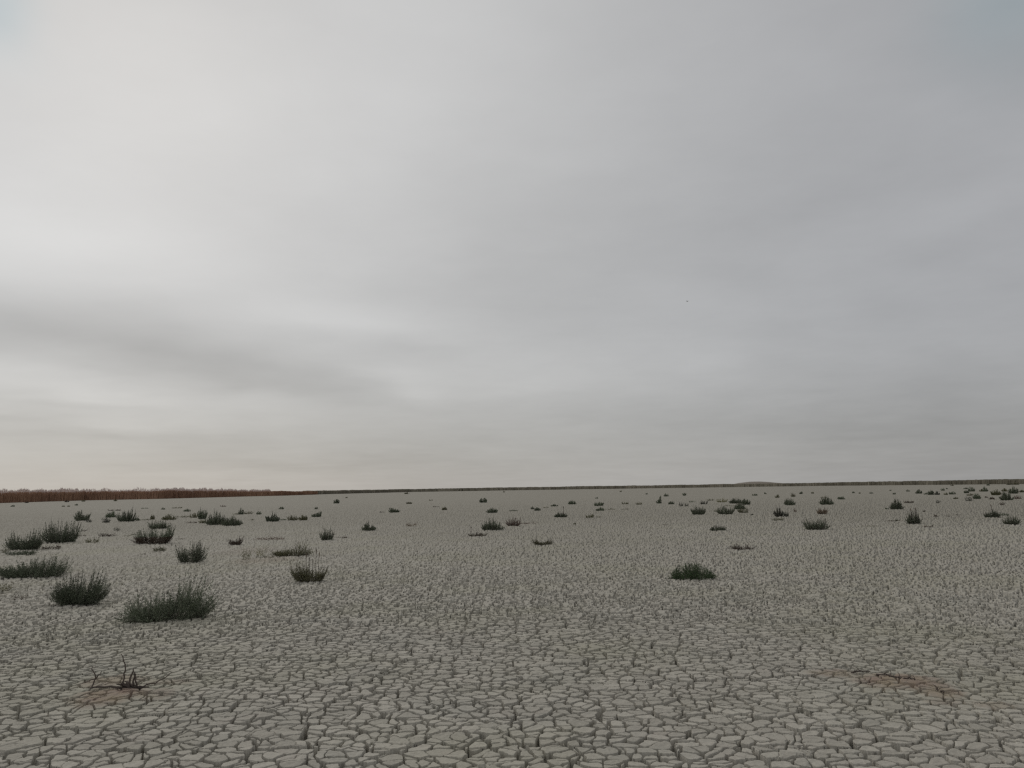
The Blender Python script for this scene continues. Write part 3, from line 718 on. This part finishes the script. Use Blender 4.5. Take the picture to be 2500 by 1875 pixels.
 (2053, 1219, 19, 7, 'bush', 'green', 'small flat dark bush, alone right of and behind the dry reddish tan plant', dict(cover=1.4)),
 # ---- right
 (2084, 1204, 9, 4, 'tuft', 'green', 'tiny dark tuft near the far shore, left one of two above the small flat bush', {}),
 (2127, 1205, 9, 4, 'tuft', 'green', 'tiny dark tuft near the far shore, right one of two above the small flat bush', {}),
 (2099, 1205, 6, 3, 'tuft', 'olive', 'faint speck between the two tiny tufts above the small flat bush', {}),
 (2184, 1207, 9, 4, 'tuft', 'green', 'tiny flat tuft far back above the round open topped bush', {}),
 (2174, 1198, 5, 3, 'tuft', 'green', 'tiny speck close to the far shore, above the tiny flat tuft', {}),
 (2217, 1200, 9, 5, 'tuft', 'green', 'tiny dark tuft left of a row of far dark bushes on the right', {}),
 (2243, 1205, 18, 9, 'bush', 'green', 'far dark bush, leftmost of the far row on the right', dict(cover=1.4)),
 (2260, 1207, 9, 4, 'tuft', 'green', 'small low tuft joined to the left of the second far bush on the right', {}),
 (2273, 1208, 18, 12, 'bush', 'green', 'far dark bush, second from the left in the far row on the right', dict(cover=1.4)),
 (2288, 1208, 14, 8, 'bush', 'grey', 'greyer low bush leaning on the right side of the second far bush', dict(cover=1.4)),
 (2301, 1198, 11, 6, 'tuft', 'green', 'small dark tuft behind and right of the second far bush', {}),
 (2312, 1194, 5, 3, 'tuft', 'green', 'tiny speck just behind the small dark tuft in the far right row', {}),
 (2309, 1208, 11, 5, 'tuft', 'olive', 'small olive tuft, left of a flat dark one in the far right row', {}),
 (2325, 1207, 17, 7, 'tuft', 'green', 'flat dark tuft right of the small olive one in the far right row', {}),
 (2333, 1218, 13, 4, 'tuft', 'olive', 'flat brownish olive tuft in front of the flat dark tuft on the far right', {}),
 (2290, 1228, 13, 7, 'sparse', 'grey', 'faint grey shrub in front of the far right row, left of a pale open one', {}),
 (2372, 1200, 18, 11, 'bush', 'green', 'dark dome, hindmost of the packed bush cluster near the right edge', dict(cover=1.4)),
 (2357, 1194, 11, 4, 'tuft', 'green', 'flat dark tuft touching the left of the hindmost dome in the packed cluster', {}),
 (2359, 1204, 14, 7, 'bush', 'green', 'low dark bush left in the packed cluster, under the hindmost dome', dict(cover=1.4)),
 (2367, 1210, 17, 5, 'sparse', 'olive', 'flat olive shrub in the packed cluster, between the low dark bush and a round one', dict(cover=1.8)),
 (2385, 1218, 19, 13, 'bush', 'green', 'round dark bush at the front of the packed cluster', dict(cover=1.6)),
 (2366, 1223, 20, 11, 'sparse', 'grey', 'pale grey open shrub at the left front of the packed cluster', dict(cover=1.2)),
 (2396, 1200, 13, 6, 'bush', 'olive', 'olive bush left of and touching a dark dome, right of the packed cluster', dict(cover=1.4)),
 (2405, 1200, 14, 11, 'bush', 'green', 'dark dome touching an olive bush, between the packed cluster and the right edge', dict(cover=1.5)),
 (2431, 1209, 26, 13, 'bush', 'olive', 'dark brownish bush left of the biggest far bush at the right edge', dict(cover=1.6)),
 (2458, 1221, 33, 19, 'bush', 'green', 'biggest of the far bushes by the right edge, round with a ragged top', dict(cover=1.5, parts=1)),
 (2453, 1200, 17, 7, 'bush', 'olive', 'olive bush behind the biggest far bush by the right edge', dict(cover=1.6)),
 (2475, 1205, 26, 15, 'bush', 'green', 'dark bush with a raised tuft, behind and right of the biggest far bush', dict(cover=1.5, parts=1)),
 (2496, 1202, 14, 6, 'bush', 'olive', 'low olive bush cut by the right edge in the far row', dict(cover=1.4)),
 (2485, 1218, 20, 8, 'dry', 'red', 'reddish dry plant right of the biggest far bush by the right edge', dict(cover=1.2)),
 (2408, 1215, 8, 3, 'tuft', 'brown', 'tiny brown tuft, left one of two between the packed cluster and the biggest far bush', {}),
 (2422, 1219, 14, 5, 'tuft', 'brown', 'small brown tuft, right one of two between the packed cluster and the biggest far bush', {}),
 (2447, 1233, 12, 7, 'dry', 'brown', 'small brown plant in front of the biggest far bush by the right edge', dict(cover=1.2)),
 (2475, 1183.5, 34, 4, 'tuft', 'olive', 'long low strip of growth just off the far shore by the right edge', {}),
 (2412, 1185.5, 9, 5, 'tuft', 'green', 'tiny dark tuft just off the far shore near the right edge', {}),
 (2324, 1186, 8, 3, 'tuft', 'olive', 'faint tuft just off the far shore, above the far right row', {}),
 (2189, 1243, 34, 20, 'bush', 'green', 'round open topped dark bush in the right half, behind the tall upright bush', dict(cover=1.4, parts=1)),
 (2165, 1243, 8, 4, 'tuft', 'green', 'tiny dark tuft at the left foot of the round open topped bush', {}),
 (2220, 1228, 25, 5, 'sparse', 'brown', 'low brown strip of plant right of and behind the round open topped bush', dict(cover=1.8)),
 (2232, 1279, 40, 37, 'spiky', 'green', 'tall upright dark bush with bare stems sticking out on top, on the right', dict(cover=1.15, parts=1, prof=[(-1, .35), (-.6, .75), (-.2, .95), (.2, 1), (.6, .6), (1, .35)], stalks=((-.25, 36, -.03), (.2, 38, .02)))),
 (2184, 1273, 44, 4, 'litter', 'brown', 'thin broken brown weed left of the tall upright bush', {}),
 (2189, 1272, 9, 5, 'tuft', 'green', 'tiny dark tuft in the thin broken weed left of the tall upright bush', {}),
 (2266, 1287, 24, 5, 'litter', 'brown', 'short dark brown weed at the right foot of the tall upright bush', {}),
 (2116, 1286, 48, 4, 'litter', 'olive', 'faint straw coloured weed lying left in front of the tall upright bush', dict(cover=.6)),
 (2257, 1249, 7, 3, 'tuft', 'brown', 'tiny brown speck right behind the tall upright bush', {}),
 (2284, 1261, 8, 5, 'tuft', 'brown', 'tiny brown plant right of the tall upright bush, left of two specks', {}),
 (2315, 1261, 7, 3, 'tuft', 'brown', 'tiny flat brown speck, middle one of three right of the tall upright bush', {}),
 (2338, 1258, 7, 3, 'tuft', 'brown', 'tiny brown speck, rightmost of three right of the tall upright bush', {}),
 (2424, 1263, 42, 19, 'bush', 'green', 'dark bush near the right edge with a bent bare twig rising behind it', dict(cover=1.2, parts=1, prof=[(-1, .4), (-.5, .6), (0, 1), (.5, .7), (1, .45)], stalks=((.05, 30, -.12),))),
 (2454, 1259, 20, 8, 'sparse', 'green', 'thin dark shrub between the bent twig bush and the nearest right edge bush', dict(cover=1.8)),
 (2470, 1280, 40, 19, 'spiky', 'green', 'nearest dark bush at the right edge, ragged, right of the bush with the bent twig', dict(cover=1.5, parts=1)),
 (846, 1216, 6, 3, 'tuft', 'olive', 'tiny speck near the far shore, above the small domed tuft near the reed bed end', {}),
 (993, 1206, 13, 4, 'tuft', 'olive', 'small olive clump touching the far shore left of centre', {}),
 (1052, 1222, 10, 2.5, 'tuft', 'olive', 'faint flat tuft between the far shore and the flat brown weed left of centre', {}),
]
for i, (px, py, w_, h_, sty, mat_, lab, opt) in enumerate(PL):
    nm, cat = NAME[sty]
    o_ = dict(opt); o_.pop('parts', None)
    make_plant(nm, lab, cat, GROUP[sty], px, py, w_, h_, sty, mat_, parts=bool(opt.get('parts')), seed=i, **o_)
# ---------------------------------------------------------------- dead plant in the left foreground
def pix_point(px, py, y):
    d = ray(px, py); t = y / d[1]
    return np.array([d[0] * t, y, CAM_H + d[2] * t])
ox, oy = ground_at(318, 1684)
dead = bpy.data.objects.new('dead_shrub', None); COL.objects.link(dead); dead.location = (ox, oy, 0)
tag(dead, 'dead shrub of bare dark twigs on a reddish silt patch in the left foreground', 'dead plant')
O = np.array([ox, oy, 0.0])
def limb(name, pts_px, r, label=None):
    """pts: (photo x, photo y, metres nearer (-) or further (+) than the root)"""
    P = np.array([pix_point(a, b_, oy + dd) for a, b_, dd in pts_px]) - O
    n = 9; t = np.linspace(0, 1, len(P)); tt = np.linspace(0, 1, n)
    Q = np.stack([np.interp(tt, t, P[:, k]) for k in range(3)], 1)
    rg = np.random.default_rng(len(pts_px) * 7 + int(pts_px[0][0]))
    Q[1:-1] += rg.normal(size=(n - 2, 3)) * 0.004
    Q[:, 2] = np.maximum(Q[:, 2], 0.004)
    o = link(name, tube_mesh(name, [(Q, np.linspace(r, r * 0.5, n) * 1.35)], 5), MAT['wood'], dead)
    return o
limb('stem', [(300, 1678, 0), (303, 1654, 0), (305, 1636, 0), (301, 1612, 0), (296, 1597, 0)], 0.0055)
limb('stem', [(312, 1680, 0), (318, 1660, 0), (324, 1638, 0.01), (327, 1632, 0.01)], 0.007)
limb('stem', [(322, 1682, 0), (326, 1660, 0), (329, 1643, 0)], 0.007)
limb('stem', [(335, 1679, 0), (331, 1655, 0), (328, 1640, 0)], 0.006)
limb('stem', [(318, 1680, -.01), (311, 1668, -.01), (308, 1664, -.01)], 0.006)
limb('stem', [(326, 1682, -.01), (318, 1662, -.01), (322, 1650, -.01)], 0.005)
limb('branch', [(298, 1680, 0), (270, 1676, .02), (240, 1677, .02), (205, 1685, 0), (180, 1689, -.01)], 0.007)
limb('branch', [(212, 1690, -.03), (222, 1682, -.01), (229, 1667, 0.03), (234, 1655, .03), (231, 1641, .03), (223, 1632, .03)], 0.006)
limb('branch', [(186, 1687, -.02), (196, 1695, -.05), (210, 1690, -.03)], 0.006)
limb('branch', [(234, 1657, .03), (243, 1647, .03), (248, 1640, .03)], 0.0045)
limb('branch', [(234, 1657, .05), (220, 1662, .06), (206, 1666, .07)], 0.005)
limb('branch', [(338, 1682, 0), (360, 1670, .04), (378, 1667, .05), (398, 1656, .06), (416, 1644, .07)], 0.005)
rg = np.random.default_rng(9)
pth = []
for i in range(26):
    a = rg.random() * 2 * math.pi; r_ = 0.05 + 0.06 * rg.random()
    p0 = np.array([rg.normal() * 0.03, rg.normal() * 0.015, 0.0]); p1 = p0 + np.array([math.cos(a) * r_ * 1.2, math.sin(a) * r_ * 0.5, 0.012 + 0.05 * rg.random() ** 2])
    pth.append((np.stack([p0, (p0 + p1) / 2 + [0, 0, 0.014], p1]), np.array([0.012, 0.009, 0.004])))
link('root_crown', tube_mesh('root_crown', pth, 4, rg), MAT['wood'], dead)

# ---------------------------------------------------------------- drift of sticks on the right silt patch
def stick(name, label, cat, pts_px, r, sprigs=0, seed=1):
    y0 = ground_at(pts_px[0][0], pts_px[0][1])[1]
    P = []
    for a, b_, z in pts_px:
        x, y = ground_at(a, b_); P.append([x, y, z])
    P = np.array(P); O = P.mean(0) * [1, 1, 0]; P = P - O
    n = 10; t = np.linspace(0, 1, len(P)); tt = np.linspace(0, 1, n)
    Q = np.stack([np.interp(tt, t, P[:, k]) for k in range(3)], 1)
    rg = np.random.default_rng(seed); Q[1:-1] += rg.normal(size=(n - 2, 3)) * [0.006, 0.01, 0.002]
    Q[:, 2] = np.maximum(Q[:, 2], r * 0.8)
    root = bpy.data.objects.new(name, None); COL.objects.link(root); root.location = O
    tag(root, label, cat)
    link('stem', tube_mesh('stem', [(Q, r * (1 + 0.3 * rg.random(n)) * np.linspace(1, .6, n))], 6, rg), MAT['wood'], root)
    for k in range(sprigs):
        j = rg.integers(0, n - 1); p0 = Q[j]; l_ = 0.03 + 0.05 * rg.random()
        p1 = p0 + np.array([rg.normal() * l_ * 0.6, rg.normal() * l_ * 0.3, l_ * 0.6])
        link('twig', tube_mesh('twig', [(np.stack([p0, (p0 + p1) / 2 + [0.006, 0, 0.006], p1]), np.array([r * .5, r * .4, r * .2]))], 4, rg), MAT['wood'], root)
    return root
stick('fallen_branch', 'dark fallen branch with short twigs lying on the reddish silt in the right foreground', 'branch', [(2140, 1650, .01), (2160, 1652, .015), (2180, 1656, .015), (2202, 1659, .01)], 0.008, 4, 3)
stick('fallen_branch', 'short forked dark twig just right of the fallen branch in the right foreground', 'branch', [(2206, 1660, .01), (2222, 1661, .02), (2240, 1667, .005)], 0.006, 4, 4)
stick('fallen_branch', 'thin dark stick above the left end of the right silt patch', 'branch', [(2078, 1645, .008), (2100, 1641, .012), (2125, 1641, .008)], 0.006, 3, 5)
stick('fallen_branch', 'small reddish bit of twig on the right tail of the right silt patch', 'branch', [(2285, 1688, .006), (2298, 1690, .008), (2312, 1692, .006)], 0.007, 3, 6)

# ---------------------------------------------------------------- clods
def clod(px, py, wpx, hpx, label, seed):
    x, y = ground_at(px, py); s = y / FPX
    rg = np.random.default_rng(seed)
    nu, nv = 26, 13
    u = np.linspace(0, 2 * math.pi, nu, endpoint=False); v = np.linspace(-0.35, 1.0, nv) * math.pi / 2
    U_, V_ = np.meshgrid(u, v)
    bx = np.cos(V_) * np.cos(U_); by = np.cos(V_) * np.sin(U_); bz = np.sin(V_)
    f = 1 + 0.34 * vnoise(bx.ravel() * 2.3 + seed, by.ravel() * 2.3 + bz.ravel() * 2.0, seed).reshape(bx.shape) + 0.12 * vnoise(bx.ravel() * 7, by.ravel() * 7 + bz.ravel() * 6, seed + 3).reshape(bx.shape)
    Vx = np.stack([bx * f * wpx * s * 0.5, by * f * wpx * s * 0.32, bz * f * hpx * s * 0.9], -1).reshape(-1, 3)
    F = []
    for j in range(nv - 1):
        for i in range(nu): F.append((j * nu + i, j * nu + (i + 1) % nu, (j + 1) * nu + (i + 1) % nu, (j + 1) * nu + i))
    me = np_mesh('mud_clod', Vx, np.array(F), smooth=True)
    attr(me, 'tone', np.full(len(Vx), 0.35)); attr(me, 'silt', np.zeros(len(Vx)))
    o = link('mud_clod', me, bpy.data.materials['cracked_dry_mud'], loc=(x, y, 0)); tag(o, label, 'clod')
clod(938, 1641, 20, 9, 'grey lump of dried mud standing proud of the cracks, left of its flatter neighbour', 3)
clod(957, 1642, 22, 6, 'flat grey lump of dried mud on the right side of a taller lump', 5)

# ---------------------------------------------------------------- reed bed on the left, scrub along the far shore
def shore_point(px, base_y):
    dy = base_y - horizon(px); d = FPX * CAM_H / dy
    return (px - PW / 2) / FPX * d, d
def blades(name, label_kind, pts, hs, per_m, width, matname, depth, seed, jitter, lean, topfuzz=0.0, layers=None):
    rg = np.random.default_rng(seed)
    P = np.array(pts); seg = np.linalg.norm(np.diff(P, axis=0), axis=1); cum = np.concatenate([[0], np.cumsum(seg)])
    n = int(cum[-1] * per_m)
    # more blades where the line is nearer
    t = rg.random(n) * cum[-1]
    X_ = np.interp(t, cum, P[:, 0]); Y_ = np.interp(t, cum, P[:, 1]); H_ = np.interp(t, cum, hs)
    b_ = rg.random(n) ** 1.3 * depth
    R_ = np.sqrt(X_ ** 2 + Y_ ** 2); X_ += X_ / R_ * b_; Y_ += Y_ / R_ * b_
    lump = 1 + 0.05 * vnoise(t * 0.05, t * 0, seed) + 0.04 * vnoise(t * 0.4, t * 0, seed + 1)
    H_ = H_ * lump * (1 - jitter * rg.random(n) ** 1.5)
    return rg, X_, Y_, H_, n, t
def blade_mesh(name, X_, Y_, H_, width, lean, rg, z0=0.0):
    n = len(X_)
    yaw = rg.normal(size=n) * 0.45 - np.arctan2(X_, Y_); cx = np.cos(yaw) * width * 0.5 * (0.6 + 0.8 * rg.random(n)); cy = np.sin(yaw) * width * 0.5
    lx = rg.normal(size=n) * lean * H_; ly = rg.normal(size=n) * lean * H_
    z0 = np.broadcast_to(z0, (n,))
    V = np.stack([np.stack([X_ - cx, Y_ - cy, z0], -1), np.stack([X_ + cx, Y_ + cy, z0], -1),
                  np.stack([X_ + cx * .7 + lx, Y_ + cy * .7 + ly, z0 + H_], -1), np.stack([X_ - cx * .7 + lx, Y_ - cy * .7 + ly, z0 + H_], -1)], 1).reshape(-1, 3)
    me = np_mesh(name, V, np.arange(4 * n).reshape(n, 4))
    lumps = 0.5 + 0.42 * vnoise(X_ * 0.10, Y_ * 0.05, 31) + 0.08 * vnoise(X_ * 0.5, Y_ * 0.1, 37)
    attr(me, 'tone', np.repeat(np.clip(0.85 * lumps + 0.14 * rg.random(n), 0, 1), 4)); return me

reed_pts = [shore_point(-620, 1242), shore_point(-250, 1234), shore_point(0, 1228), shore_point(210, 1221.5), shore_point(400, 1217.5), shore_point(600, 1212), shore_point(690, 1210), shore_point(775, 1207.2)]
reed_h = [3.3, 3.4, 3.5, 4.1, 4.0, 3.6, 3.3, 2.6]
rg, X_, Y_, H_, n, t = blades('reed_bed', '', reed_pts, reed_h, 170, 0.2, 'reed', 14, 11, 0.20, 0.03)
reed_bed = bpy.data.objects.new('reed_bed', None); COL.objects.link(reed_bed)
tag(reed_bed, 'bed of tall brown reeds with pale plumes along the left horizon', 'reeds', kind='stuff')
Wd = 0.10 + 0.0004 * Y_
short = np.where(rg.random(n) < 0.45, 0.35 + 0.5 * rg.random(n), 1.0)
link('stems', blade_mesh('stems', X_, Y_, H_ * 0.88 * short, Wd, 0.06, rg), MAT['reed'], reed_bed)['kind'] = 'stuff'
k = (rg.random(n) < 0.24) & (t < np.interp(0, [0], [0]) + np.linalg.norm(np.diff(np.array(reed_pts), axis=0), axis=1)[:6].sum() * 0.96)
pn = int(k.sum())
clump = np.clip(0.85 + 0.55 * vnoise(t[k] * 0.35, t[k] * 0, 77), 0.2, 1.4)
Cx = np.stack([X_[k] + rg.normal(size=pn) * .12, Y_[k], H_[k] * (0.88 + 0.30 * rg.random(pn) ** 1.2 * clump)], -1)
Dd = np.stack([rg.normal(size=pn) * .22, rg.normal(size=pn) * .2, np.ones(pn)], -1); Dd /= np.linalg.norm(Dd, axis=1, keepdims=True)
link('plumes', leaf_mesh('plumes', Cx, Dd, 0.7 + 0.5 * rg.random(pn), 0.07 + 0.00022 * Y_[k], rg), MAT['plume'], reed_bed)['kind'] = 'stuff'

sh_pts = [shore_point(740, 1208), shore_point(800, 1206.3), shore_point(1000, 1201.2), shore_point(1250, 1197.0), shore_point(1430, 1194.3), shore_point(1620, 1191.6), shore_point(1800, 1189.0), shore_point(2000, 1186.2), shore_point(2250, 1184.0), shore_point(2500, 1181.6), shore_point(2800, 1179.5), shore_point(3300, 1176.0)]
sh_h = [3.0, 3.3, 4.4, 4.8, 4.2, 3.6, 3.4, 3.1, 2.75, 2.65, 2.6, 2.7]
rg, X_, Y_, H_, n, t = blades('shore', '', sh_pts, sh_h, 22, 0.3, 'scrub', 20, 21, 0.16, 0.03)
o = link('shore_scrub', blade_mesh('shore_scrub', X_, Y_, H_, 0.35 + 0.0009 * Y_, 0.03, rg), MAT['scrub'])
tag(o, 'low dark belt of scrub along the far shore', 'scrub', kind='stuff')

# low hill beyond the far shore
hx, hd = (1828 - PW / 2) / FPX * 2100, 2100.0
nu, nv = 90, 24
U_, V_ = np.meshgrid(np.linspace(-1, 1, nu), np.linspace(-1, 1, nv))
prof_x = [-1, -.62, -.48, -.30, -.12, .05, .25, .5, .75, 1]; prof_h = [0, .2, .42, .80, .98, 1.0, .82, .55, .3, 0]
Hh = np.interp(U_, prof_x, prof_h) * np.clip(1 - V_ ** 2, 0, 1)
Zh = 11.6 * Hh + 0.35 * fbm(U_.ravel() * 9, V_.ravel() * 4, 5).reshape(U_.shape) * (Hh > 0.02) - 0.4
F = []
for j in range(nv - 1):
    for i in range(nu - 1): F.append((j * nu + i, j * nu + i + 1, (j + 1) * nu + i + 1, (j + 1) * nu + i))
hm = np_mesh('hill', np.stack([U_ * 125 + hx + 10, V_ * 120 + hd, Zh], -1).reshape(-1, 3), np.array(F), smooth=True)
mt, nt, b = new_mat('dry_hill_earth')
nn = nt.nodes.new('ShaderNodeTexNoise'); nn.inputs['Scale'].default_value = 0.12; nn.inputs['Detail'].default_value = 5
gg = nt.nodes.new('ShaderNodeNewGeometry'); nt.links.new(gg.outputs['Position'], nn.inputs['Vector'])
cr = nt.nodes.new('ShaderNodeMix'); cr.data_type = 'RGBA'; cr.inputs[6].default_value = (0.125, 0.108, 0.088, 1); cr.inputs[7].default_value = (0.20, 0.175, 0.145, 1)
nt.links.new(nn.outputs['Fac'], cr.inputs[0]); nt.links.new(cr.outputs[2], b.inputs['Base Color'])
tag(link('hill', hm, mt), kind='structure')

# ---------------------------------------------------------------- one far bird in the sky
d = ray(1678, 736); D_ = 170.0
bp_ = np.array([d[0], d[1], d[2]]) * D_ + np.array([0, 0, CAM_H])
wing = [(-.42, .02, .10), (-.22, .06, .15), (-.05, .07, .03), (.05, .07, .03), (.22, .06, .15), (.42, .02, .10)]
V = []; F = []
# wings: a thin tapering slab; body: a small spindle, all in one closed-up mesh
for x_, c_, z_ in wing:
    V += [(x_, c_, z_ + .006), (x_, -c_ * 1.2, z_), (x_, c_ * .4, z_ - .008)]
for i in range(5):
    a = i * 3
    for k in range(3): F.append((a + k, a + (k + 1) % 3, a + 3 + (k + 1) % 3, a + 3 + k))
o0 = len(V)
prof_b = [(-.22, .006), (-.16, .03), (-.04, .05), (.08, .052), (.15, .035), (.20, .03), (.25, .006)]
for y_, r_ in prof_b:
    for k in range(6): V.append((r_ * math.cos(k * math.pi / 3), y_, .02 + r_ * .9 * math.sin(k * math.pi / 3)))
for i in range(len(prof_b) - 1):
    for k in range(6): F.append((o0 + i * 6 + k, o0 + i * 6 + (k + 1) % 6, o0 + (i + 1) * 6 + (k + 1) % 6, o0 + (i + 1) * 6 + k))
bm_ = np_mesh('bird', np.array(V), np.array(F)); attr(bm_, 'tone', np.full(len(V), .6))
o = link('bird', bm_, MAT['grey'], loc=tuple(bp_), rz=0.7)
tag(o, 'tiny dark bird flying far off in the grey sky', 'bird')
